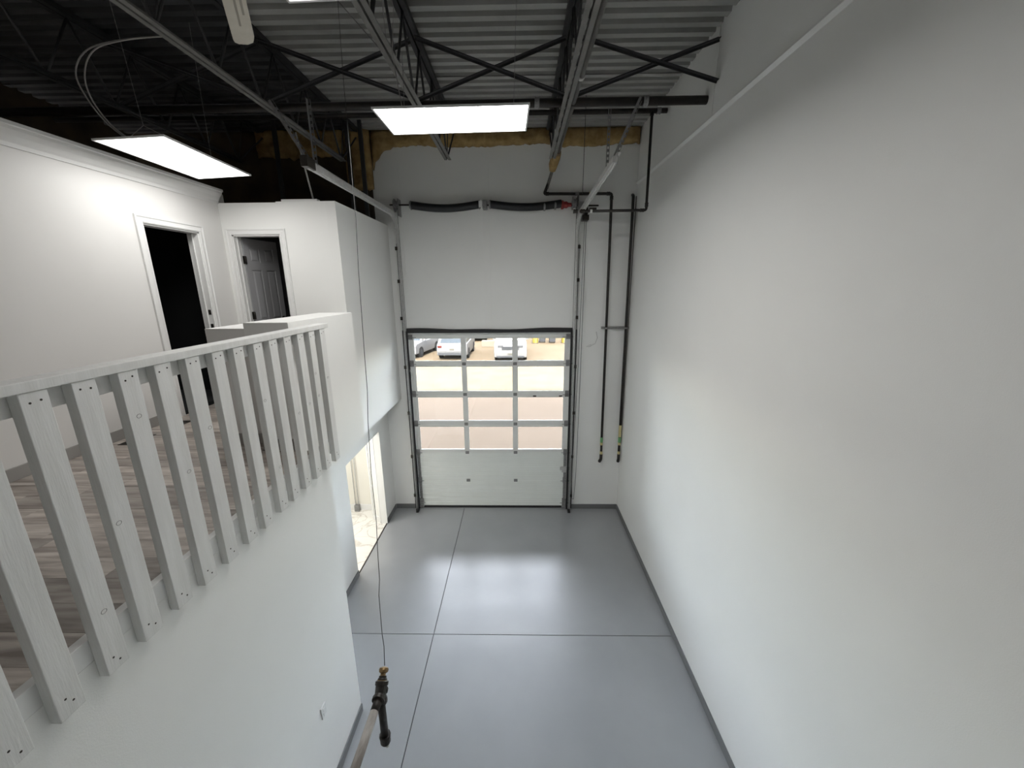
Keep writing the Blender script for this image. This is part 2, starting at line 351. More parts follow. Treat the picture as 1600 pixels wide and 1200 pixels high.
d2 = thing('door_2', ((EX0+EX1)/2, YU, ZF), 'grey six panel door standing open in the office wall', 'door', kind='structure')
casing(d2, 'X', EX0, EX1, ZF, EZ, YU, -1, wd=.07)
MB().box(EX0-.001, EX0+.016, YU-.004, YU+.125, ZF, EZ).box(EX1-.016, EX1+.001, YU-.004, YU+.125, ZF, EZ).box(EX0, EX1, YU-.004, YU+.125, EZ-.016, EZ+.001).build('jamb', TRIMW, d2)
MB().box(EX0+.016, EX0+.028, YU+.045, YU+.06, ZF, EZ-.016).build('door_stop', TRIMW, d2)
LW, LH, LT = .575, EZ-ZF-.03, .035
hinge = Vector((EX0+.03, YU+.125, ZF+.01)); A = math.radians(80)
ML = Matrix.Translation(hinge) @ Matrix.Rotation(A, 4, 'Z')
lm = MB(); st = .085; rows = [(.10, .30), (.42, 1.05), (1.17, LH-.11)]
rows = [(.22, .80), (.93, 1.60), (1.70, LH-.11)]
lm.box(0, LW, .010, LT-.010, 0, LH)
zz = [0]+[z_ for r_ in rows for z_ in r_]+[LH]
lm.box(0, st, 0, LT, 0, LH).box(LW-st, LW, 0, LT, 0, LH).box(LW/2-.04, LW/2+.04, 0, LT, 0, LH)
for i in range(0, len(zz), 2): lm.box(st, LW-st, 0.0002, LT-.0002, zz[i], zz[i+1])
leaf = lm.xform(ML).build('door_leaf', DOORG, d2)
for (z0, z1) in rows:
    for (x0, x1) in ((st, LW/2-.04), (LW/2+.04, LW-st)):
        for yy, sg in ((.010, -1), (LT-.010, 1)):
            V = [(x0+.016, yy, z0+.016), (x1-.016, yy, z0+.016), (x1-.016, yy, z1-.016), (x0+.016, yy, z1-.016)]
            T = [(x0+.034, yy+sg*.008, z0+.034), (x1-.034, yy+sg*.008, z0+.034), (x1-.034, yy+sg*.008, z1-.034), (x0+.034, yy+sg*.008, z1-.034)]
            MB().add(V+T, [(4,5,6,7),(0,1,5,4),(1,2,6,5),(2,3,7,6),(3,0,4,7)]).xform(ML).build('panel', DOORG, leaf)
for hz_ in (.30, 1.0, 1.72):
    MB().box(-.004, .02, -.006, .012, hz_-.05, hz_+.05).box(-.03, .004, -.004, .004, hz_-.05, hz_+.05).xform(ML).tube([ML @ Vector((0, -.006, hz_-.052)), ML @ Vector((0, -.006, hz_+.052))], .007, 8).build('hinge', BRONZE, leaf)
MB().lathe(ML @ Vector((LW-.06, 0, .93)), (ML.to_3x3() @ Vector((0, -1, 0))), [(0, .03), (.008, .03), (.012, .012), (.035, .012), (.045, .028), (.06, .028), (.068, .015)], 14).build('door_knob', BRONZE, leaf)
# half walls by the stair
hb = MB().box(-2.225, -1.86, 3.12, 4.36, 2.72, 4.18)
struct(hb.build('wall_half_stair', WHITE), 'white half wall block at the end of the railing', 'wall')
struct(MB().box(-2.225, -1.86, 3.107, 3.12, ZF, ZF+.10).build('baseboard_half_stair', BASEM, bevel=.003), 'taupe baseboard of the half wall at the railing end', 'baseboard')
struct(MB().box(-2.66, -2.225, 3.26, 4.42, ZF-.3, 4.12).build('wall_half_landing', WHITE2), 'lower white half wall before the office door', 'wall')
struct(MB().box(-2.66, -2.225, 3.247, 3.26, ZF, ZF+.10).build('baseboard_half_landing', BASEM, bevel=.003), 'taupe baseboard of the lower half wall', 'baseboard')
# ribbed roof deck in sheets running over the joists
ce = struct(MB().box(-6.6, 2.2, -3.2, 7.35, ZD+.07, ZD+.16).build('ceiling', DECK), 'dark ribbed steel roof deck', 'ceiling')
P_ = .1524
def deck_sheet(y0, n, zoff):
    prof = []
    for i in range(n):
        b = y0+i*P_
        prof += [(b, 0), (b+.072, 0), (b+.084, .055), (b+.1404, .055)]
    prof.append((y0+n*P_, 0))
    for xa, xb, m_ in ((-6.4, -2.625, DECK_SHADE), (-2.62, 2.0, DECK)):
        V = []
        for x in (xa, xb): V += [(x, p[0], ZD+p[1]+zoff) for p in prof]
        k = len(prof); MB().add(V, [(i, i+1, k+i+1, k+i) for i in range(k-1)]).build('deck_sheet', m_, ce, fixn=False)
yy = -2.9; sheets = [(5.475-6*4*P_*1.0-24*P_, 24), (5.475-24*P_, 24), (5.475, 11)]
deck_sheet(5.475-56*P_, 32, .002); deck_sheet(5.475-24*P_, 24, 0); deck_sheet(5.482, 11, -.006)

# ------------------------------------------------------------------ roof joists and bridging
def joist(x, label):
    t = thing('roof_joist', (x, -3.0, 6.28), label, 'joist', 'open web roof joists')
    zt, zb = 6.88, 6.285
    MB().box(x-.055, x-.008, -3.0, 7.16, zt-.006, ZD-.003).box(x+.008, x+.055, -3.0, 7.16, zt-.006, ZD-.003).build('top_chord', STEEL, t)
    b = MB()
    for s in (-1, 1):
        a0, a1 = (x+.009, x+.05) if s > 0 else (x-.05, x-.009)
        b.box(a0, a1, -2.6, 6.42, zb-.003, zb+.003)
        c0, c1 = (x+.009, x+.015) if s > 0 else (x-.015, x-.009)
        b.box(c0, c1, -2.6, 6.42, zb+.003, zb+.04)
    b.build('bottom_chord', CHORD if x > -3 else STEEL, t)
    yb = 6.36; step = .61
    while yb > -2.4:
        MB().tube([(x-.004, yb, zb+.01), (x-.004, yb-step/2, zt)], .0125, 6).build('web_rod', STEEL, t)
        MB().tube([(x+.004, yb, zb+.01), (x+.004, yb+(step/2 if yb < 6.3 else .75), zt)], .0125, 6).build('web_rod', STEEL, t)
        if yb > 6.3 or abs(yb-3.3) < .01: MB().tube([(x, yb, zb+.01), (x, yb+.2, zt)], .008, 6).build('web_rod', STEEL, t)
        yb -= step
    return t
JXS = (-4.16, -2.62, -1.05, .505)
for x, l in zip(JXS, ('dark open web roof joist high above the mezzanine wall', 'dark roof joist running above the railing and fan', 'roof joist above the middle lit panel with grey bottom chord', 'roof joist beside the grey pipe nearest the right wall')): joist(x, l)
def brace(a, b, label):
    a = Vector(a); b = Vector(b); d = (b-a).normalized()
    t = MB(); t.bar(a, b, .045, .006); 
    t.bar(a+Vector((0, .02, 0)), b+Vector((0, .02, 0)), .006, .045)
    return tag(t.build('bridging_brace', STEEL), label, 'brace', 'crossed bridging braces')
xs = list(JXS)+[2.0]
nm = ('over the mezzanine', 'above the fan side of the railing', 'above the lit middle panel', 'next to the right wall')
for i in range(4):
    x0, x1 = xs[i], xs[i+1]; e = .0 if i == 3 else .03
    zl, zh = 6.33, 6.845
    brace((x0+.03, 4.53, zh), (x1-(e if i < 3 else .006), 4.53, zl if i < 3 else 6.43), 'black bridging brace falling to the right '+nm[i])
    brace((x0+.03, 4.58, zl), (x1-(e if i < 3 else .006), 4.58, zh if i < 3 else 6.81), 'black bridging brace rising to the right '+nm[i])

# ------------------------------------------------------------------ insulation
def lumpy(x0, x1, z0, z1, y0, y1, nx, nz, amp, seed, label, ragged=.03, arch=0):
    R = random.Random(seed); V = []; F_ = []
    for i in range(nx+1):
        for j in range(nz+1):
            u, v = i/nx, j/nz
            x = x0+(x1-x0)*u; z = z0+(z1-z0)*v
            z -= arch*math.exp(-(x-x0)/.13)*(1-v)
            if j == 0: z += R.uniform(-ragged, ragged)*.5+math.sin(x*3.1+seed)*ragged*.5
            if 0 < i < nx: x += R.uniform(-.02, .02)
            edge = 0 if (i in (0, nx) or j in (0, nz)) else 1
            V.append((x, y0+ (0.6 if not edge else 0)*(y1-y0)+R.uniform(-amp, amp)*edge, z))
    n = nz+1
    for i in range(nx):
        for j in range(nz): F_.append((i*n+j, (i+1)*n+j, (i+1)*n+j+1, i*n+j+1))
    k = len(V); V += [(p[0], y1, p[2]) for p in V]
    for i in range(nx):
        for j in range(nz): F_.append((k+i*n+j, k+i*n+j+1, k+(i+1)*n+j+1, k+(i+1)*n+j))
    ring = [i*n for i in range(nx+1)]+[nx*n+j for j in range(1, n)]+[i*n+nz for i in range(nx-1, -1, -1)]+[j for j in range(nz-1, 0, -1)]
    for a, b in zip(ring, ring[1:]+ring[:1]): F_.append((a, b, k+b, k+a))
    mb = MB(); mb.add(V, F_, True)
    return tag(mb.build('insulation_batt', INSUL), label, 'insulation', 'fibreglass insulation at the roof edge')
lumpy(-2.42, .52, 6.70, 6.94, 7.04, 7.168, 60, 5, .03, 1, 'yellow insulation batt along the wall top behind the lit panel', arch=.34)
lumpy(.66, 1.98, 6.685, 6.945, 7.05, 7.168, 22, 5, .02, 2, 'yellow insulation batt along the wall top by the right wall')
lumpy(-2.85, -2.43, 6.02, 6.95, 6.98, 7.13, 9, 16, .05, 3, 'yellow insulation batt hanging down beside the left track', .05)
lumpy(-4.3, -2.87, 6.55, 6.95, 7.0, 7.12, 22, 6, .05, 4, 'shaded insulation batt above the office roof', .06)
tag(MB().tube([(.585, 6.40, 6.36), (.57, 6.62, 6.36), (.55, 6.80, 6.30), (.545, 6.86, 6.24)], [.05, .075, .07, .05], 10).build('pipe_insulation', INSUL), 'yellow insulation wad around the grey pipe end', 'insulation')

# ------------------------------------------------------------------ overhead door
SB = [0.045, .62, 1.233, 1.835, 2.437, 3.037, 3.672]
gd = thing('overhead_door', (-.555, 7.20, 0), 'white sectional overhead door with twelve clear panes', 'garage door')
DX0, DX1 = -2.05, .945
PX = [(-1.969, -1.079), (-.997, -.116), (-.03, .859)]
PZ = {2: (1.288, 1.777), 3: (1.897, 2.38), 4: (2.496, 2.986), 5: (3.085, 3.521)}
y0d, y1d = 7.20, 7.245
for i in range(6):
    z0, z1 = SB[i]+.001, SB[i+1]-.001
    mb = MB()
    if i < 2:
        n = 6; prof = []
        for k in range(n):
            a = z0+(z1-z0)*k/n; b = z0+(z1-z0)*(k+1)/n
            prof += [(y0d, a+.002), (y0d, b-.012), (y0d+.006, b-.010), (y0d+.006, b)]
        prof = [(y0d, z0)]+prof[1:]+[(y1d, z1), (y1d, z0)]
        mb.prism(prof, 'X', DX0, DX1)
        s = mb.build('door_section', DOORS, gd)
    else:
        pz0, pz1 = PZ[i]
        mb.box(DX0, DX1, y0d, y1d, z0, pz0).box(DX0, DX1, y0d, y1d, pz1, z1)
        xsd = [DX0]+[q for p in PX for q in p]+[DX1]
        for k in range(0, 8, 2): mb.box(xsd[k], xsd[k+1], y0d, y1d, pz0, pz1)
        s = mb.build('door_section', DOORW, gd)
        for (a, b) in PX:
            MB().box(a-.004, b+.004, y0d+.018, y0d+.024, pz0-.004, pz1+.004).build('pane', PANE, s)
            r = MB(); 
            r.box(a, a+.008, y0d+.008, y0d+.018, pz0, pz1).box(b-.008, b, y0d+.008, y0d+.018, pz0, pz1).box(a+.008, b-.008, y0d+.008, y0d+.018, pz0, pz0+.008).box(a+.008, b-.008, y0d+.008, y0d+.018, pz1-.008, pz1)
            r.build('glazing_bead', DOORW, s)
    # end caps
    for x0, x1 in ((DX0-.004, DX0+.055), (DX1-.055, DX1+.004)):
        MB().box(x0, x1, y0d-.004, y0d, z0+.01, z1-.01).build('end_stile', GALVD if i < 2 else DOORW, s)
    if i > 0:
        for cx_ in (-1.038, -.073):
            h = MB().box(cx_-.036, cx_+.036, y0d-.006, y0d-.001, SB[i]-.032, SB[i]+.028)
            h.tube([(cx_-.038, y0d-.010, SB[i]), (cx_+.038, y0d-.010, SB[i])], .007, 8)
            h.build('hinge', GALVD, s)
    for sx, xx in ((-1, DX0+.02), (1, DX1-.02)):
        if i == 0:
            MB().box(xx-.05, xx+.05, y0d-.03, y0d-.004, .03, .22).box(xx-.055, xx+.055, y0d-.05, y0d-.004, .02, .05).build('bottom_bracket', GALVD, s, bevel=.004)
        zc = SB[i] if i else .12
        h = MB().box(xx-.045, xx+.045, y0d-.014, y0d-.004, zc-.05, zc+.07)
        h.tube([(xx-sx*.09, y0d-.03, zc), (xx+sx*.085, y0d-.03, zc)], .006, 8).build('roller_hinge', GALVD, s)
        if i == 5:
            MB().box(xx-.05, xx+.05, y0d-.02, y0d-.004, 3.50, 3.59).tube([(xx-sx*.12, y0d-.03, 3.54), (xx+sx*.085, y0d-.03, 3.54)], .006, 8).build('top_bracket', GALVD, s)
    if i == 0: MB().box(DX0, DX1, y0d-.012, y1d, .001, .045).build('bottom_seal', RUBBER, s)
for (xx, zz_) in ((.30, 2.40), (.80, 2.40)): MB().box(xx-.03, xx+.03, y0d-.008, y0d, zz_-.012, zz_+.012).build('lock_plate', BRONZE, gd)
MB().box(.82, 1.02, y0d-.035, y0d-.006, .86, .93).box(.86, .94, y0d-.02, y0d-.004, .80, .90).build('slide_lock', GALV, gd, bevel=.003)
# weather seals round the opening
hs = MB()
N = 24
for k in range(N):
    xa = -2.07+(3.05)*k/N; xb = -2.07+3.05*(k+1)/N
    sag = lambda u: .012*math.cos(u*math.pi*2.0)+.006*math.sin(u*17)
    ua, ub = k/N, (k+1)/N
    hs.add([(xa, 7.13, 3.628), (xb, 7.13, 3.628), (xb, 7.13, 3.690+sag(ub)*.8), (xa, 7.13, 3.690+sag(ua)*.8), (xa, 7.185, 3.628), (xb, 7.185, 3.628), (xb, 7.169, 3.70+sag(ub)), (xa, 7.169, 3.70+sag(ua))],
        [(0,1,2,3),(3,2,6,7),(0,4,5,1)]+([(0,3,7,4)] if k == 0 else [])+([(1,5,6,2)] if k == N-1 else []))
tag(hs.build('head_seal', RUBBER, fixn=False), 'black rubber weather seal above the overhead door', 'seal')
tag(MB().box(-2.105, -2.056, 7.13, 7.195, 0, 3.66).build('side_seal', RUBBER, bevel=.004), 'black rubber seal down the left edge of the overhead door', 'seal')
tag(MB().box(.951, .985, 7.13, 7.195, 0, 3.66).build('side_seal', RUBBER, bevel=.004), 'black rubber seal down the right edge of the overhead door', 'seal')
# tracks
def track(sx, X, yend, zh, zh2, label):
    t = thing('door_track', (X, 7.1, 0), label, 'door track', 'overhead door tracks')
    RC = .36; yv = 7.10
    path = [(X, yv, .0), (X, yv, zh-RC)]+arc((X, yv-RC, zh-RC), RC, 0, 90, 10)[1:]+[(X, yend, zh2)]
    full = path
    def chan(name, off, wd, th, mat_, path=full):
        mb = MB(); V = []
        for i, p in enumerate(path):
            p = Vector(p)
            a = Vector(path[max(i-1, 0)]); b = Vector(path[min(i+1, len(path)-1)]); d = (b-a).normalized(); nrm = Vector((0, -d.z, d.y))
            for (q, r_) in ((-wd/2, -th/2), (wd/2, -th/2), (wd/2, th/2), (-wd/2, th/2)): V.append(p+Vector((off, 0, 0))+nrm*q+Vector((r_, 0, 0)))
        n = len(path); F_ = [(0,1,2,3), (4*n-4, 4*n-3, 4*n-2, 4*n-1)]
        for i in range(n-1):
            for j in range(4): F_.append((4*i+j, 4*i+(j+1)%4, 4*i+4+(j+1)%4, 4*i+4+j))
        mb.add(V, F_).build(name, mat_, t)
    chan('track_web', sx*.030, .070, .003, GALV); chan('track_channel', sx*.002, .060, .050, GALV, full[5:])
    # curled lips
    for nq, nm_ in ((-.034, 'inner_lip'), (.034, 'outer_lip')):
        mb = MB(); pts = []
        for i, p in enumerate(path):
            a = Vector(path[max(i-1, 0)]); b = Vector(path[min(i+1, len(path)-1)]); d = (b-a).normalized(); nrm = Vector((0, -d.z, d.y))
            pts.append(Vector(p)+nrm*nq+Vector((sx*.012, 0, 0)))
        mb.tube(pts, .010, 6).build(nm_, GALV, t)
    MB().box(X+sx*.024, X+sx*.030, 7.10, 7.17, .05, zh-.45).build('mounting_angle', GALVD, t)
    MB().box(X+sx*.024, X+sx*.060, 7.10, 7.125, .05, 3.68).build('mounting_angle', RUBBER, t)
    MB().box(X+sx*.026, X+sx*.055, 7.11, 7.125, 3.68, zh-.45).build('mounting_angle', GALVD, t)
    for zz_ in (.35, 1.2, 2.1, 3.0, 3.9, 4.55, 5.1):
        MB().box(X+sx*.02, X+sx*.065, 7.055, 7.09, zz_-.03, zz_+.03).build('track_bolt', BRONZE, t, bevel=.004)
    MB().bar((X+sx*.03, 7.07-RC*.9, zh+.02), (X+sx*.03, yend+.02, zh2+.045), .004, .05).bar((X+sx*.045, 7.07-RC*.9, zh+.045), (X+sx*.045, yend+.02, zh2+.07), .045, .004).build('reinforcing_angle', GALV, t)
    MB().bar((X, 7.02, 0.0), (X, 6.98, .085), .03, .03).bar((X, 7.11, .012), (X, 6.99, .012), .05, .02).build('floor_stop', RUBBER, t)
    return t
tl = track(-1, -2.075, 4.22, 5.635, 5.635, 'left galvanized door track curving back over the office wall')
tr = track(1, 1.00, 4.48, 5.60, 5.72, 'right galvanized door track curving back under the roof pipes')
MB().box(-2.12, -2.05, 4.15, 4.32, 5.60, 5.70).build('end_bumper', BRONZE, tl, bevel=.005)
def hanger(pts, label):
    t = thing('track_hanger', pts[0], label, 'hanger', 'perforated angle hangers of the door tracks')
    for a, b in zip(pts[::2], pts[1::2]):
        a = Vector(a); b = Vector(b); u = (b-a); L = u.length; u = u/L; n = int(L/.055)
        mb = MB(); r = u.cross(Vector((0, 1, 0))); r = r.normalized() if r.length > .01 else Vector((1, 0, 0))
        # perforated strap: two rails and rungs, plus a plain leg
        mb.bar(a-r*.013, b-r*.013, .006, .003); mb.bar(a+r*.013, b+r*.013, .006, .003)
        for k in range(n): mb.bar(a+u*(k*.055)-r*.013, a+u*(k*.055)+r*.013, .028, .003, up=u.cross(r))
        q = u.cross(r)*.014; mb.bar(a+r*.016+q, b+r*.016+q, .003, .028)
        mb.build('angle_iron', GALVD, t)
    return t
hanger([(-2.09, 4.42, 5.66), (-2.09, 4.42, 6.28), (-2.10, 4.38, 5.66), (-2.45, 4.38, 6.26)], 'perforated angle hanger holding the left track end')
hanger([(1.02, 4.95, 5.72), (1.02, 4.95, 6.36), (1.02, 4.62, 5.74), (1.30, 4.72, 6.36)], 'perforated angle hanger holding the right track end')
# torsion shaft and springs
sp = thing('torsion_spring_shaft', (-.55, 7.05, 5.78), 'torsion shaft with two sagging black springs above the overhead door', 'spring')
ZS, YS = 5.785, 7.05
MB().tube([(-2.17, YS, ZS+.01), (1.34, YS, ZS-.035)], .013, 8).build('shaft', BRONZE, sp)
def spring(x0, x1, sag, n=110):
    pts = []; rs = []
    for i in range(n+1):
        u = i/n; pts.append((x0+(x1-x0)*u, YS-.01, ZS-sag*math.sin(math.pi*min(max(u, 0), 1))+.0)); rs.append(.066 if i % 2 else .061)
    MB().tube(pts, rs, 14).build('spring_coil', SPRING, sp)
spring(-1.80, -.66, .055); spring(-.47, .72, .05)
for x in (-1.81, -.655, -.475):
    MB().lathe((x-.02, YS, ZS), (1, 0, 0), [(0, .03), (.0, .055), (.012, .072), (.028, .072), (.04, .05)], 16).build('spring_cone', GALVD, sp)
MB().lathe((.715, YS, ZS-.02), (1, 0, 0), [(0, .07), (.03, .072), (.05, .05), (.09, .055), (.12, .035), (.17, .03)], 12).build('winding_cone', RED, sp)
for x in (.42, .60): MB().lathe((x, YS-.01, ZS-.045 if x < .5 else ZS-.027), (1, 0, 0), [(0, .069), (.03, .069)], 16).build('paint_mark', GALVD, sp)
MB().box(-.60, -.53, 7.0, 7.165, ZS-.07, ZS+.06).build('center_bracket', GALVD, sp, bevel=.005)
MB().box(-.66, -.60, 6.97, 6.98, ZS-.055, ZS+.045).build('warning_label', PLATE, sp)
for x, s in ((-2.06, 1), (.93, -1)):
    MB().lathe((x-.03, YS, ZS), (1, 0, 0), [(0, .105), (.008, .105), (.012, .075), (.03, .07), (.05, .062), (.06, .062), (.064, .085), (.07, .085)], 20).build('cable_drum', GALVD, sp)
MB().box(-2.02, -2.012, 6.99, 7.17, ZS-.17, ZS+.10).build('bearing_plate', GALVD, sp); MB().box(.99, 1.0, 6.97, 7.17, ZS-.22, ZS+.13).box(1.0, 1.10, 6.99, 7.06, ZS-.16, ZS+.02).build('bearing_plate', GALVD, sp)
for x in (-2.03, .965):
    MB().tube([(x, YS-.06, ZS), (x, 7.08, .2)], .003, 5).build('lift_cable', WIRE, sp)
hc = thing('chain_hoist', (1.13, 7.04, 5.4), 'chain hoist with a long hand chain right of the overhead door', 'hoist')
MB().lathe((1.10, 7.03, 5.66), (1, 0, 0), [(0, .05), (.01, .09), (.03, .07), (.05, .09), (.06, .05)], 16).build('chain_wheel', BRONZE, hc)
MB().box(1.07, 1.18, 7.0, 7.17, 5.52, 5.60).box(1.18, 1.30, 7.0, 7.03, 5.68, 5.71).build('hoist_bracket', BRONZE, hc)
cp = [(1.115, 7.02, 5.62), (1.105, 7.03, 4.6), (1.09, 7.04, 2.9), (1.06, 7.06, 1.6), (1.045, 7.06, .6), (1.065, 7.06, .28), (1.095, 7.06, .28), (1.12, 7.06, .8), (1.135, 7.05, 2.2), (1.14, 7.04, 3.6), (1.14, 7.03, 5.62)]
MB().tube(cp, .006, 6).build('hand_chain', GALVD, hc)

# ------------------------------------------------------------------ pipes
def bend(pts, r, n=5):
    out = [Vector(pts[0])]
    for a, b, c in zip(pts, pts[1:], pts[2:]):
        a, b, c = Vector(a), Vector(b), Vector(c); u = (a-b).normalized(); v = (c-b).normalized()
        for i in range(n+1):
            t = i/n; out.append((b+u*r)*(1-t)**2+b*2*t*(1-t)+(b+v*r)*t*t)
    return out+[Vector(pts[-1])]
def fitting(t, p, r, ln, ax, mat_=BLACKP):
    a = Vector(ax); MB().lathe(Vector(p)-a*ln/2, ax, [(0, r*.98), (0, r*1.28), (ln*.2, r*1.32), (ln*.3, r*1.2), (ln*.7, r*1.2), (ln*.8, r*1.32), (ln, r*1.28), (ln, r*.98)], 14).build('coupling', mat_, t)
# grey pipe along the right joist, dropping to the wall
gp = thing('gas_pipe', (1.60, 7.08, 1.1), 'black gas pipe running along and down the wall from the roof pipe end', 'pipe')
rp = thing('roof_pipe', (.585, 2, 6.31), 'grey steel pipe running under the roof beside the right joist', 'pipe')
MB().tube([(.585, -2.98, 6.31), (.585, 6.50, 6.345)], .028, 12).build('pipe_run', GREYP, rp)
MB().tube([(.585, 6.52, 6.345), (.57, 6.80, 6.30), (.55, 6.93, 6.26), (.47, 7.05, 6.02)], .026, 12).build('drop', GREYP, gp)
MB().tube(bend([(.505, 7.0, 6.12), (.432, 7.08, 5.945), (1.555, 7.08, 5.935), (1.605, 7.08, 1.20)], .03), .024, 12).build('wall_run', BLACKP, gp)
fitting(rp, (.586, 4.2, 6.336), .028, .05, (0, 1, 0), GALV); fitting(rp, (.585, 6.36, 6.345), .028, .10, (0, 1, 0), BRASS)
fitting(gp, (.432+.05, 7.08, 5.945), .024, .05, (1, 0, 0)); fitting(gp, (1.50, 7.08, 5.936), .024, .05, (1, 0, 0)); fitting(gp, (1.556, 7.08, 5.87), .024, .05, (0, 0, 1)); fitting(gp, (.98, 7.08, 5.94), .024, .06, (1, 0, 0), GALVD); fitting(gp, (1.20, 7.08, 5.938), .024, .04, (1, 0, 0), YTAG)
def tags(t, x0, y0, zs):
    for z0, z1, m_ in zs: MB().lathe((x0, y0, z0), (0, 0, 1), [(0, .0265), (z1-z0, .0265)], 14).build('tape_band', m_, t)
tags(gp, 1.600, 7.08, [(1.50, 1.60, GTAG), (1.44, 1.495, YTAG)]); tags(gp, 1.604, 7.08, [(1.25, 1.31, YTAG)])
MB().tube(bend([(1.605, 7.08, 1.25), (1.606, 7.08, 1.14), (1.565, 7.02, 1.12)], .03), .029, 12).build('elbow', BLACKP, gp)
g2 = thing('gas_pipe', (1.95, 7.08, 1.1), 'black gas riser with yellow tape standing in the room corner', 'pipe')
MB().tube(bend([(1.925, 7.16, 5.93), (1.915, 7.07, 5.90), (1.948, 7.08, 1.20)], .04), .024, 12).build('riser', BLACKP, g2)
tags(g2, 1.945, 7.08, [(1.50, 1.60, GTAG), (1.61, 1.85, YTAG), (1.44, 1.495, YTAG)]); tags(g2, 1.947, 7.08, [(1.25, 1.31, YTAG)])
MB().tube(bend([(1.948, 7.08, 1.25), (1.949, 7.08, 1.14), (1.925, 7.02, 1.12)], .03), .029, 12).build('elbow', BLACKP, g2)
cdt = tag(MB().tube([(1.978, 7.12, 5.9), (1.985, 7.14, 1.45)], .010, 8).build('conduit', GREYP), 'thin grey conduit beside the corner gas riser', 'conduit')
stt = thing('pipe_strut', (1.74, 7.1, 3.70), 'grey strut channel clamping the two wall pipes', 'strut')
MB().box(1.50, 1.995, 7.105, 7.165, 3.685, 3.725).build('channel', GALVD, stt, bevel=.004)
for x in (1.579, 1.931): MB().lathe((x, 7.08, 3.69), (0, 0, 1), [(0, .031), (.03, .031)], 14).build('clamp', GALVD, stt)
# roof mains running across
rm = thing('sprinkler_main', (-1.2, 4.75, 6.33), 'thick black main pipe lying across the joist bottom chords', 'pipe')
MB().tube([(-6.3, 4.78, 6.345), (1.995, 4.75, 6.345)], .042, 14).build('pipe_run', BLACKP, rm)
for x in (1.35, .2): fitting(rm, (x, 4.752, 6.345), .042, .05, (1, 0, 0), GALVD)
g3 = thing('gas_line', (1.0, 5.9, 6.69), 'black gas line with a drop leg under the roof by the right wall', 'pipe')
MB().tube([(-6.3, 5.9, 6.69), (1.97, 5.9, 6.69)], .032, 12).build('roof_run', BLACKP, g3)
MB().tube(bend([(1.775, 5.9, 6.69), (1.788, 5.9, 5.47), (.86, 5.9, 5.465)], .035), .019, 10).build('drop_leg', BLACKP, g3)
fitting(g3, (1.788, 5.9, 5.54), .019, .05, (0, 0, 1)); fitting(g3, (1.73, 5.9, 5.47), .019, .05, (1, 0, 0)); fitting(g3, (1.775, 5.9, 6.66), .02, .05, (0, 0, 1)); fitting(g3, (1.02, 5.9, 5.466), .019, .03, (1, 0, 0), PLATE)
for x in (.80, .90): fitting(g3, (x, 5.9, 5.465), .022, .06, (1, 0, 0), BRONZE)
fitting(g3, (1.86, 5.9, 6.69), .032, .05, (1, 0, 0), GALVD)
tag(MB().tube([(.905, 5.95, 6.90), (.90, 5.95, 5.70)], .004, 6).build('hanger_rod', WIRE), 'thin black rod hanging beside the right track', 'rod')
# posts behind the left track and the pale pole above the office
for i, (x, yb) in enumerate(((-2.60, 6.60), (-2.43, 6.70), (-3.65, 6.5))):
    tag(MB().bar((x, yb, 5.46), (x, yb, 6.93), .06, .04).build('steel_post', STEEL, bevel=.003), ('black steel post rising behind the left track', 'black steel post nearest the left track curve', 'black steel post above the office roof')[i], 'post', 'posts above the office')
tag(MB().tube([(-2.60, 5.33, 5.46), (-2.70, 5.27, 6.28)], .011, 8).build('thin_pole', GALV), 'thin pale pole slanting up from the office roof', 'pole')
tag(MB().box(-2.95, -2.50, YU+.02, YU+.10, 5.491, 5.52).build('board_offcut', TRIMW, bevel=.003), 'white board offcut lying on top of the office wall', 'board')
# near gas stub in the foreground
gs = thing('gas_stub', (-.75, 1.6, 2.33), 'foreground pipe tee with brass plug and capped drip leg', 'pipe')
T = Vector((-.748, 1.6, 2.336))
def Tp(*p): return T+Vector(p)
MB().tube([Tp(0, -.42, 0), Tp(0, -.06, 0)], .0215, 14).build('bare_run', mat('scuffed_bare_pipe', (.50,.47,.44), .5, col2=(.30,.27,.25), scale=9, stretch=(4,1,4)), gs)
MB().tube([Tp(0, -.09, 0), Tp(0, -.02, 0)], .022, 14).build('black_end', BLACKP, gs)
MB().tube([Tp(0, -4.6, 0), Tp(0, -.41, 0)], .0205, 14).build('far_run', BLACKP, gs)
MB().lathe(Tp(0, -.46, 0), (0, 1, 0), [(0, .03), (.01, .037), (.03, .032), (.05, .037), (.06, .03)], 8).build('union_nut', GREYP, gs)
MB().lathe(Tp(0, -.44, .035), (0, 0, 1), [(0, .02), (.012, .02), (.016, .008), (.02, .008)], 12).build('valve_screw', GALV, gs)
MB().lathe(Tp(0, -.035, 0), (0, 1, 0), [(0, .024), (0, .033), (.014, .034), (.018, .029), (.05, .029), (.055, .034), (.068, .033), (.068, .024)], 16).lathe(Tp(0, 0, 0), (0, 0, -1), [(0, .028), (.03, .029), (.034, .034), (.05, .034), (.05, .02)], 16).build('tee', BLACKP, gs)
du = Vector((0, .72, .69))
MB().lathe(Tp(0, .005, .005), du, [(0, .029), (.03, .031), (.034, .035), (.05, .035), (.054, .026), (.062, .024), (.066, .020), (.074, .020)], 16).build('bushing', BLACKP, gs)
MB().lathe(Tp(0, .005, .005)+du*.05, du, [(0, .027), (.006, .027), (.008, .02), (.03, .014), (.034, .014), (.04, .024), (.052, .026), (.06, .022), (.064, .008)], 16).build('brass_plug', BRASS, gs)
MB().tube([Tp(0, 0, -.04), Tp(0, 0, -.30)], .0205, 14).build('drip_leg', BLACKP, gs)
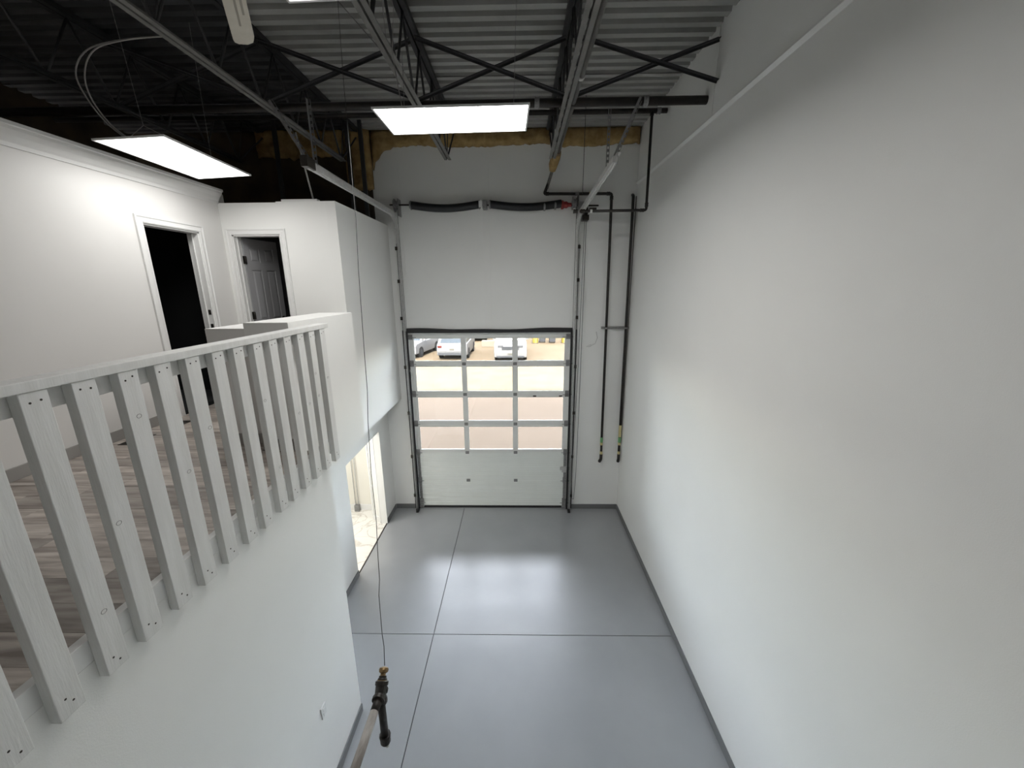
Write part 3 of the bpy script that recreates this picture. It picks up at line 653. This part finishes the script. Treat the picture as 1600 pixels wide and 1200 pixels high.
MB().lathe(Tp(0, 0, -.285), (0, 0, -1), [(0, .021), (0, .030), (.012, .031), (.016, .028), (.05, .028), (.062, .022), (.066, .012)], 14).build('drip_cap', BLACKP, gs)
MB().lathe(Tp(.004, .005, -.35), (0, 0, -1), [(0, .003), (.012, .004), (.016, .010), (.028, .010), (.032, .004)], 10).build('hanging_plug', GALV, gs)
# cable draped from the roof down to the brass plug
def unproj(x, y, t):
    d = cfw+crt*((x-800)/FPX)+cup*((600-y)/FPX); return Vector((0, 0, CAM_H))+d*t
cable_px = [(527, -10), (532, 60), (537, 130), (545, 220), (551, 290), (556, 340), (560, 420), (565, 490), (570, 560), (574, 610), (575, 660), (580, 740), (588, 815), (590, 860), (593, 905), (592, 930), (597, 990), (600, 1010), (601, 1040)]
pe = Tp(0, .005, .005)+du*.10
t1 = (pe-Vector((0, 0, CAM_H))).dot(cfw); n = len(cable_px)
cpts = [unproj(px, py, t1+(3.3-t1)*((1-i/(n-1))**1.15)) for i, (px, py) in enumerate(cable_px)]
tag(MB().tube(cpts, .0022, 5).build('hanging_cable', WIRE), 'thin black cable hanging from the roof to the brass plug', 'cable')

# ------------------------------------------------------------------ railing
rl = thing('mezzanine_railing', (-1.70, 1.6, 2.92), 'white painted lumber railing along the mezzanine edge', 'railing')
MB().box(-1.765, -1.668, -1.2, 3.39, 4.112, 4.150).build('top_rail', WOODW, rl, bevel=.003)
MB().box(-1.752, -1.7155, -1.2, 3.34, 4.03, 4.1118).build('inner_rail', WOODW, rl, bevel=.003)
MB().box(-1.757, -1.7155, -1.2, 3.34, 3.0, 3.10).build('kick_board', TRIMW, rl, bevel=.002)
sy = 3.246-.1692*12
slat_y = [sy+.1692*i for i in range(-8, 13)]
for i, y_ in enumerate(slat_y):
    jit = random.uniform(-.006, .006) if i < 20 else 0
    s = MB().box(-1.715, -1.673, y_+jit, y_+jit+.085, 2.915+random.uniform(-.008, .004), 4.1118).build('slat', WOODW, rl, bevel=.0025)
    nb = MB()
    for (dy, z_) in ((.024, 4.075), (.060, 4.082), (.030, 2.985), (.055, 2.955)):
        nb.lathe((-1.6735, y_+jit+dy+random.uniform(-.004, .004), z_+random.uniform(-.006, .006)), (1, 0, 0), [(0, .0042), (.0012, .0042)], 8)
    nb.build('nail_heads', BRONZE, s)
    if i > 7:
        kn = MB()
        for _ in range(random.choice((0, 1, 1, 2))):
            zz_ = random.uniform(3.1, 3.95); yy_ = y_+jit+random.uniform(.02, .065)
            pts = [(-1.6728, yy_+math.cos(a)*.011, zz_+math.sin(a)*.009) for a in [k*math.pi/5 for k in range(11)]]
            kn.tube(pts, .0013, 5, caps=False)
        if kn.v: kn.build('knot', BASEM, s)
MB().box(-1.762, -1.7155, 3.30, 3.345, 2.96, 4.1118).build('end_post', WOODW, rl, bevel=.003)
MB().box(-1.7155, -1.69, 3.338, 3.352, 2.93, 4.10).build('end_board', WOODW, rl, bevel=.002)
# outlet on the wall below
ot = thing('wall_outlet', (XN, 2.56, .82), 'white duplex outlet plate low on the wall below the railing', 'outlet')
MB().box(XN, XN+.010, 2.525, 2.595, .82, .935).build('cover_plate', PLATE, ot, bevel=.002)
for z_ in (.853, .902): MB().box(XN+.009, XN+.014, 2.543, 2.577, z_-.014, z_+.014).build('receptacle', TRIMW, ot, bevel=.002)
for (y_, x_) in ((3.35, -3.58), (3.75, -3.55)):
    v = thing('floor_register', (x_, y_, ZF), 'dark metal floor register near the mezzanine wall, the %s one' % ('nearer' if y_ < 3.5 else 'farther'), 'vent', 'floor registers on the mezzanine')
    MB().box(x_-.06, x_+.06, y_-.13, y_+.13, ZF, ZF+.004).build('grille_frame', BRONZE, v)
    for k in range(8): MB().box(x_-.045, x_+.045, y_-.11+k*.03, y_-.10+k*.03, ZF+.004, ZF+.007).build('louvre', BRONZE, v)

# ------------------------------------------------------------------ LED panels and fan
def led(c, rz, rx, ry, wd, ln, label, hang=(), em=3):
    M4 = Matrix.Translation(c) @ Matrix.Rotation(rz, 4, 'Z') @ Matrix.Rotation(rx, 4, 'X') @ Matrix.Rotation(ry, 4, 'Y')
    t = thing('led_panel', c, label, 'light', 'hanging LED panels')
    fr = .013
    MB().box(-wd/2, wd/2, -ln/2, -ln/2+fr, 0, .014).box(-wd/2, wd/2, ln/2-fr, ln/2, 0, .014).box(-wd/2, -wd/2+fr, -ln/2+fr, ln/2-fr, 0, .014).box(wd/2-fr, wd/2, -ln/2+fr, ln/2-fr, 0, .014).box(-wd/2+.05, wd/2-.05, -ln/2+.05, ln/2-.05, .012, .032).box(-wd/2+.001, wd/2-.001, -ln/2+.001, ln/2-.001, .010, .0139).xform(M4).build('frame', LEDF, t)
    a, b = wd/2-fr, ln/2-fr
    MB().add([(-a, -b, .006), (a, -b, .006), (a, b, .006), (-a, b, .006)], [(0, 3, 2, 1)]).xform(M4).build('diffuser', LEDS[em], t, fixn=False)
    MB().box(-.06, .06, -.11, .11, .032, .065).xform(M4).build('driver_box', GALVD, t)
    for (hx, hy, tx, ty, tz) in hang:
        p = M4 @ Vector((hx, hy, .03)); q = Vector((tx, ty, tz))
        if wd < ln: # bridle of two legs
            k = p.lerp(q, .10)
            for s in (-.22, .22): MB().tube([M4 @ Vector((s, hy, .03)), k], .0025, 5).build('bridle_wire', WIREG, t)
            p = k
        n = 26; pts = []
        ch = MB()
        L = (q-p).length; d = (q-p)/L
        pp = [p+d*(L*i/60) for i in range(61)]
        ch.tube(pp, [.003 if i % 2 else .0016 for i in range(61)], 5).build('hanging_chain', GALVD, t)
    return t
led((-.518, 3.647, 5.782), .0282, .043, -.0216, 1.2, .6, 'bright LED panel hung crosswise in the middle of the bay', ((-.42, 0, -.93, 3.66, 6.28), (.48, 0, .0, 3.62, 6.9)), 0)
p2 = led((-3.119, 3.969, 5.607), .0506, -.0041, -.0581, .564, 1.128, 'bright LED panel hung lengthwise beside the mezzanine crown moulding', ((0, -.37, -3.13, 3.53, 6.9), (0, .40, -3.12, 4.36, 6.9)), 1)
p3 = led((-.50, 1.885, 5.76), -.045, 0, 0, 1.2, .6, 'LED panel at the top edge of the picture, nearest the camera', ((-.42, 0, -1.0, 1.9, 6.28),), 2)
led((-4.0, 4.6, 2.315), 0, 0, 0, 1.2, .6, 'LED panel on the lobby ceiling, nearer one')
led((-3.7, 6.0, 2.315), 0, 0, 0, 1.2, .6, 'unseen LED panel added to brighten the lobby, by the front wall')  # second lobby panel, out of view, added to raise the light there
# power cables looping from the joist to the mezzanine panel
for k, off in enumerate((0, .035)):
    pts = [(-3.23+off*.6, 3.58, 5.64), (-3.29+off*.6, 3.47, 5.74), (-3.33+off, 3.39, 5.89), (-3.33+off*2, 3.355, 6.04), (-3.2+off*1.6, 3.355, 6.18), (-2.95+off, 3.38, 6.25), (-2.66, 3.44, 6.30)]
    # smooth
    q = [Vector(p) for p in pts]; sm_ = []
    for i in range(len(q)-1):
        p0 = q[max(i-1, 0)]; p1_ = q[i]; p2_ = q[i+1]; p3_ = q[min(i+2, len(q)-1)]
        for t_ in [j/6 for j in range(6)]:
            sm_.append(.5*((2*p1_)+(-p0+p2_)*t_+(2*p0-5*p1_+4*p2_-p3_)*t_*t_+(-p0+3*p1_-3*p2_+p3_)*t_**3))
    sm_.append(q[-1])
    tag(MB().tube(sm_, .0055, 6).build('power_cable', WIREG), ('outer grey power cable looping down to the mezzanine panel', 'inner grey power cable looping down to the mezzanine panel')[k], 'cable', 'looping power cables')
tag(MB().tube([(-1.02, 3.55, 6.33), (-.99, 3.40, 6.55), (-.93, 3.3, 6.62), (-.92, 3.45, 6.45), (-1.0, 3.62, 6.25), (-.95, 3.64, 5.85)], .004, 6).build('power_cable', WIREG), 'grey power cable dropping from the joist to the middle panel', 'cable')
tag(MB().tube([(-1.75, 2.0, 6.62), (-1.55, 3.5, 6.75), (-1.30, 5.8, 6.90)], .005, 6).build('conduit', GREYP), 'thin pale conduit slanting under the roof deck left of centre', 'conduit')
# ceiling fan whose blade dips into the picture
fc = Vector((-1.44, 2.33, 6.05))
fn = thing('ceiling_fan', fc, 'yellowed white ceiling fan blade dipping in at the top edge', 'fan')
MB().lathe(fc+Vector((0, 0, -.06)), (0, 0, 1), [(0, .03), (.0, .06), (.02, .10), (.08, .11), (.12, .10), (.15, .04), (.16, .02), (.82, .02), (.84, .06), (.87, .07)], 24).build('motor_housing', BEIGE, fn)
ang0 = math.atan2(3.0-fc.y, -1.80-fc.x)
for k in range(3):
    M4 = Matrix.Translation(fc) @ Matrix.Rotation(ang0+k*2*math.pi/3, 4, 'Z') @ Matrix.Rotation(math.radians(-10), 4, 'X')
    L = .84
    out = [(.14, -.056), (L-.10, -.062), (L-.03, -.05), (L, -.015), (L, .038), (L-.02, .060), (L-.05, .066), (.20, .063), (.14, .056)]
    bl = MB().prism(out, 'Z', -.006, .002); b = bl.xform(M4).build('blade', BEIGE, fn, bevel=.002)
    for q in (-.028, .004): MB().box(.26, .62 if q > 0 else .50, q-.006, q+.006, -.0095, -.006).xform(M4).build('groove', mat('fan_groove_tint', (.32,.29,.24), .6), b)
    MB().box(.08, .20, -.03, .03, -.012, -.004).xform(M4).build('blade_iron', BEIGE, fn)

# ------------------------------------------------------------------ lobby contents
for (ya, yb_) in ((OY0, 5.75), (5.754, OY1)): MB().box(-2.70, XQ-.022, ya, yb_, -.008, .001).build('tile', MARB, lf)
dl = thing('reveal_line_frame', (-2.78, 6.62, 0), 'added white frame with crossbars imitating shadow lines on the lobby opening reveal', 'window')
Mx = Matrix.Translation((-2.69, 6.66, .004)) @ Matrix.Rotation(math.radians(150), 4, 'Z')  # made-up frame; bars stand for shadow lines and hardware on the reveal
fm = MB().box(0, .03, -.02, .02, 0, 1.88).box(.19, .22, -.02, .02, 0, 1.88).box(.03, .19, -.02, .02, 0, .10).box(.03, .19, -.02, .02, 1.80, 1.88)
for z0 in (.40, .72, 1.05, 1.42): fm.box(.03, .19, -.012, .012, z0, z0+.025)
fm.xform(Mx).build('frame', TRIMW, dl, bevel=.003)
for z0, z1 in ((.10, .40), (.425, .72), (.745, 1.05), (1.075, 1.42), (1.445, 1.80)): MB().box(.03, .19, -.003, .003, z0, z1).xform(Mx).build('pane', INFILL, dl)  # opaque white fill of the added frame
cp_ = thing('lobby_door_rod', (-3.32, 7.05, 0), 'grey twin rod with floor bracket against the lobby wall', 'rod')
for dx in (-.03, .03): MB().tube([(-3.32+dx, 7.06, .1), (-3.32+dx, 7.06, 2.35)], .008, 8).build('rod', GALV, cp_)
MB().box(-3.37, -3.27, 7.02, 7.085, 0, .14).build('floor_bracket', GALVD, cp_, bevel=.006)
jb = thing('lobby_column', (-3.66, 6.4, 0), 'narrow white column with grey foot in the lobby', 'column')
MB().box(-3.72, -3.60, 6.55, 6.67, .10, 2.36).build('shaft', TRIMW, jb, bevel=.004); MB().box(-3.735, -3.585, 6.535, 6.685, 0, .10).build('foot', BASEM, jb, bevel=.004)
tag(MB().box(-2.645, -2.60, OY0, OY0+.02, OZ-.16, OZ-.04).build('door_closer', BRONZE, bevel=.003), 'small dark closer at the top of the lobby opening', 'hardware')
tag(MB().tube([(1.42, 7.165, 3.63), (1.44, 7.14, 3.52), (1.40, 7.13, 3.42), (1.30, 7.13, 3.36), (1.24, 7.14, 3.36), (1.33, 7.14, 3.40)], .003, 5).build('wire_stub', WIREG), 'loose curled wire stub on the wall left of the gas pipes', 'wire')

# ------------------------------------------------------------------ outside
struct(MB().box(-30, 30, 7.35, 16.7, -.3, -.10).build('ground_apron', CONC), 'shaded pinkish concrete apron outside the door', 'pavement')
struct(MB().box(-60, 60, 16.7, 23.0, -.3, -.105).build('ground_lane', PALE), 'sunlit pale drive lane before the parked vehicles', 'pavement')
struct(MB().box(-60, 60, 23.0, 90, -.3, -.11).build('ground_lot', GRAVEL), 'sunlit tan gravel lot', 'ground')
CARW = mat('white_car_paint', (.052,.052,.053), .35, spec=.25); CARG = mat('silver_car_paint', (.022,.023,.025), .4, spec=.2)
CGLS = mat('tinted_car_glass', (.010,.014,.018), .2, spec=.15); TYRE = mat('tyre_rubber', (.008,.008,.008), .9, spec=.05); CHR = mat('grey_car_trim', (.012,.013,.015), .6, spec=.15)
LAMPR = mat('red_tail_lamp', (.03,.004,.003), .3, spec=.15); LAMPW = mat('clear_head_lamp', (.025,.026,.028), .3, spec=.2); PLT = mat('plain_licence_plate', (.03,.029,.025), .6, spec=.1)
def vehicle(name, label, cat, x, y, rz, W, prof, cab, belt, roof, wheels, wr, front_to_camera, van=False, paint=None):
    # local frame: +y is the end facing away from local front; the front of the vehicle is at y=0 (towards -y)
    paint = paint or CARW
    t = thing(name, (x, y, -.11), label, cat, 'vehicles parked across the lot')
    M4 = Matrix.Translation((x, y, -.11)) @ Matrix.Rotation(rz, 4, 'Z')
    def B(mb, nm_, m_, par=None, bv=0): return mb.xform(M4).build(nm_, m_, par or t, bevel=bv)
    b = MB(); L = len(prof)
    V = []
    for xx, inset in ((-W/2, 1), (W/2, 1)):
        for (py, pz) in prof: V.append((xx*(1-.05*max(0, pz-.7)), py, pz))
    b.add(V, [tuple(range(L)), tuple(range(L, 2*L))]+[(i, (i+1)%L, L+(i+1)%L, L+i) for i in range(L)])
    body = B(b, 'body', paint, bv=.05)
    (c0, c1, c2, c3) = cab     # belt-line front, roof front, roof rear, belt-line rear
    wb, wt = W/2*.955, W/2*.80
    Vc = [(-wb, c0, belt), (wb, c0, belt), (wb, c3, belt), (-wb, c3, belt), (-wt, c1, roof), (wt, c1, roof), (wt, c2, roof), (-wt, c2, roof)]
    cb = B(MB().add(Vc, [(0,3,2,1),(4,5,6,7),(0,1,5,4),(1,2,6,5),(2,3,7,6),(3,0,4,7)]), 'cabin', paint, bv=.04)
    def pane(i0, i1, i2, i3, nm_, m0=.10, push=.012):
        P4 = [Vector(Vc[i]) for i in (i0, i1, i2, i3)]; c = sum(P4, Vector())/4
        nrm = (P4[1]-P4[0]).cross(P4[3]-P4[0]).normalized()
        if nrm.dot(c-Vector((0, (c0+c3)/2, (belt+roof)/2))) < 0: nrm = -nrm
        Q = [c+(p-c)*(1-m0*2) for p in P4]
        B(MB().add([p-nrm*.02 for p in Q]+[p+nrm*push for p in Q], [(0,3,2,1),(4,5,6,7),(0,1,5,4),(1,2,6,5),(2,3,7,6),(3,0,4,7)]), nm_, CGLS, cb)
    pane(0, 1, 5, 4, 'windshield', .07); pane(2, 3, 7, 6, 'rear_window', .09); 
    if not van: pane(1, 2, 6, 5, 'side_window', .10); pane(3, 0, 4, 7, 'side_window', .10)
    B(MB().box(-wt*.95, wt*.95, c1+.1, c2-.1, roof-.01, roof+.03), 'roof_rail', CHR, cb)
    for wy in wheels:
        for s in (-1, 1):
            w_ = B(MB().lathe((s*(W/2-.10), wy, wr), (s, 0, 0), [(-.12, wr*.6), (-.12, wr), (.10, wr), (.115, wr*.92), (.115, wr*.62), (.09, wr*.55), (.10, .05)], 20), 'wheel', TYRE)
            B(MB().lathe((s*(W/2+.0), wy, wr), (s, 0, 0), [(-.05, wr*.58), (.012, wr*.58), (.005, .08), (.015, .05)], 10), 'rim', CHR, w_)
    fy = min(p[0] for p in prof); ry = max(p[0] for p in prof)
    hb_ = belt-.16
    for s in (-1, 1):
        B(MB().box(s*W*.30-.17, s*W*.30+.17, fy-.012, fy+.08, hb_-.16, hb_-.0), 'head_lamp', LAMPW, body, .02)
        B(MB().box(s*W*.40-.13, s*W*.40+.13, ry-.08, ry+.015, hb_-.06, hb_+.08), 'tail_lamp', LAMPR, body, .02)
        B(MB().box(s*W*.5-.02, s*W*.5+s*.13+.02, c0+.25, c0+.38, belt+.0, belt+.14) if False else MB().box(min(s*W*.47, s*(W*.47+.18)), max(s*W*.47, s*(W*.47+.18)), c0+.30, c0+.42, belt+.02, belt+.17), 'wing_mirror', paint, body, .02)
    gz = hb_-.30
    for k in range(4): B(MB().box(-W*.26, W*.26, fy-.02, fy+.04, gz+k*.055-.01, gz+k*.055+.025), 'grille_bar', CHR, body)
    B(MB().box(-W*.42, W*.42, fy-.03, fy+.06, .30, .42), 'front_bumper', CHR, body, .02)
    B(MB().box(-W*.45, W*.45, ry-.06, ry+.05, .34, .52), 'rear_bumper', CHR if not van else CARG, body, .02)
    B(MB().box(-.15, .15, ry-.02, ry+.02, .66, .76), 'licence_plate', PLT, body); B(MB().box(-.15, .15, fy-.035, fy, .48, .58), 'licence_plate', PLT, body)
    return t
suv = [(0, .32), (-.0, .55), (.02, .85), (.25, .98), (1.25, 1.06), (4.45, 1.06), (4.56, .90), (4.60, .60), (4.52, .32), (3.95, .28), (3.85, .62), (3.35, .62), (3.2, .26), (1.2, .26), (1.1, .62), (.62, .62), (.5, .30)]
van = [(0, .30), (-.02, .60), (.0, .95), (.15, 1.12), (.75, 1.26), (5.7, 1.26), (5.75, .9), (5.75, .40), (5.3, .30), (5.1, .66), (4.5, .66), (4.35, .28), (1.5, .28), (1.35, .66), (.75, .66), (.6, .30)]
# white SUV seen from its rear: local -y end is the front, so turn it round
vehicle('parked_suv', 'white SUV parked tail toward the overhead door beside the green bush', 'car', -4.25, 28.9, math.pi, 1.92, suv, (1.05, 1.75, 4.0, 4.50), 1.04, 1.70, (.88, 3.62), .36, False)
vehicle('parked_van', 'white van parked nose toward the overhead door', 'van', -.52, 23.6, 0, 2.02, van, (.70, 1.25, 5.68, 5.74), 1.25, 2.5, (1.05, 4.8), .36, True, van=True)
vehicle('parked_suv', 'white SUV parked at an angle at the left edge of the window', 'car', -7.6, 24.9, math.radians(-10), 1.92, suv, (1.05, 1.75, 4.0, 4.50), 1.04, 1.70, (.88, 3.62), .36, True)
vehicle('parked_car', 'white car far back behind the tail-first SUV, mostly hidden', 'car', -3.6, 33.0, math.radians(8), 1.85, suv, (1.1, 1.8, 3.6, 4.30), 1.0, 1.52, (.88, 3.62), .34, True, paint=CARW)
YEL = mat('yellow_bollard_paint', (.062,.047,.001), .5)
for i, (bx_, by_) in enumerate(((-1.62, 32.5), (1.35, 32.0), (3.75, 32.0))):
    t = thing('bollard', (bx_, by_, -.11), ('yellow bollard left of the white van', 'yellow bollard right of the white van', 'yellow bollard at the right end of the bins')[i], 'bollard', 'yellow bollards across the lot')
    MB().lathe((bx_, by_, -.11), (0, 0, 1), [(0, .24), (.95, .24), (1.0, .22), (1.04, .14), (1.06, .02)], 20).build('sleeve', YEL, t); MB().lathe((bx_, by_, -.11), (0, 0, 1), [(0, .30), (.03, .30)], 20).build('footing', CHR, t)
for i, (bx_, by_) in enumerate(((1.95, 32.2), (2.75, 32.0))):
    t = thing('wheeled_bin', (bx_, by_, -.11), ('grey wheeled bin beside the middle bollard', 'grey wheeled bin between the right bollards')[i], 'bin', 'wheeled bins across the lot')
    MB().add([(bx_-.24, by_-.24, .0), (bx_+.24, by_-.24, 0), (bx_+.24, by_+.24, 0), (bx_-.24, by_+.24, 0), (bx_-.30, by_-.32, .95), (bx_+.30, by_-.32, .95), (bx_+.30, by_+.32, .95), (bx_-.30, by_+.32, .95)], [(0,3,2,1),(4,5,6,7),(0,1,5,4),(1,2,6,5),(2,3,7,6),(3,0,4,7)]).build('tub', CHR, t, bevel=.03)
    MB().box(bx_-.32, bx_+.32, by_-.36, by_+.34, .95, 1.0).build('lid', CHR, t, bevel=.02)
    for s in (-1, 1): MB().lathe((bx_+s*.22, by_+.22, .0), (s, 0, 0), [(-.03, .10), (.03, .10)], 14).build('wheel', TYRE, t)
t = thing('concrete_slab', (-1.9, 30.4, -.11), 'pale concrete slab lying on the gravel behind the vehicles', 'slab')
MB().add([(-2.9, 30.0, -.11), (-1.05, 30.0, -.11), (-1.05, 30.7, -.11), (-2.9, 30.7, -.11), (-2.9, 30.1, .35), (-1.1, 30.1, .35), (-1.1, 30.6, .35), (-2.9, 30.6, .35)], [(0,3,2,1),(4,5,6,7),(0,1,5,4),(1,2,6,5),(2,3,7,6),(3,0,4,7)]).build('block', mat('pale_concrete', (.055,.049,.040), .8, spec=.1), t, bevel=.02)
# block retaining wall at the back of the lot
rwall = struct(MB().box(-40, 40, 36.3, 36.6, -.11, 2.6).build('wall_lot_boundary', mat('boundary_mortar', (.032,.029,.024), .9)), 'tan block boundary wall across the lot', 'wall')
BLK = mat('tan_split_block', (.045,.039,.030), .9, col2=(.052,.046,.036), spec=.05, scale=3)
bm_ = None
for r_ in range(9):
    for c_ in range(20):
        x_ = -10.0+c_*.82+(r_ % 2)*.41
        o = MB().box(x_, x_+.80, 36.24+random.uniform(0, .02), 36.31, -.10+r_*.30, .18+r_*.30).build('block', BLK, rwall)
# bush
def bush(c, r, label, n=700):
    t = thing('bush', c, label, 'bush'); R = random.Random(5); mb = MB(); c = Vector(c)
    for _ in range(n):
        d = Vector((R.gauss(0, 1), R.gauss(0, 1), abs(R.gauss(0, 1)))).normalized()*r*R.uniform(.55, 1)
        p = c+Vector((0, 0, .25))+d; u = Vector((R.gauss(0, 1), R.gauss(0, 1), R.gauss(0, 1))).normalized(); v = u.orthogonal().normalized()
        mb.add([p-u*.09, p+v*.045, p+u*.09, p-v*.045], [(0, 1, 2, 3)])
    lf_ = mb.build('foliage', mat('bush_leaf', (.030,.046,.014), .7, col2=(.040,.058,.020), spec=.1, scale=4), t, fixn=False); lf_['kind'] = 'stuff'
    s = MB()
    for k in range(5): s.tube([c, c+Vector((R.uniform(-.5, .5), R.uniform(-.5, .5), r*.8))], [.03, .01], 6)
    s.build('stem', mat('bush_stem', (.12,.08,.05), .8), t)
bush((-6.1, 32.6, -.11), .95, 'green bush growing between the two white SUVs')
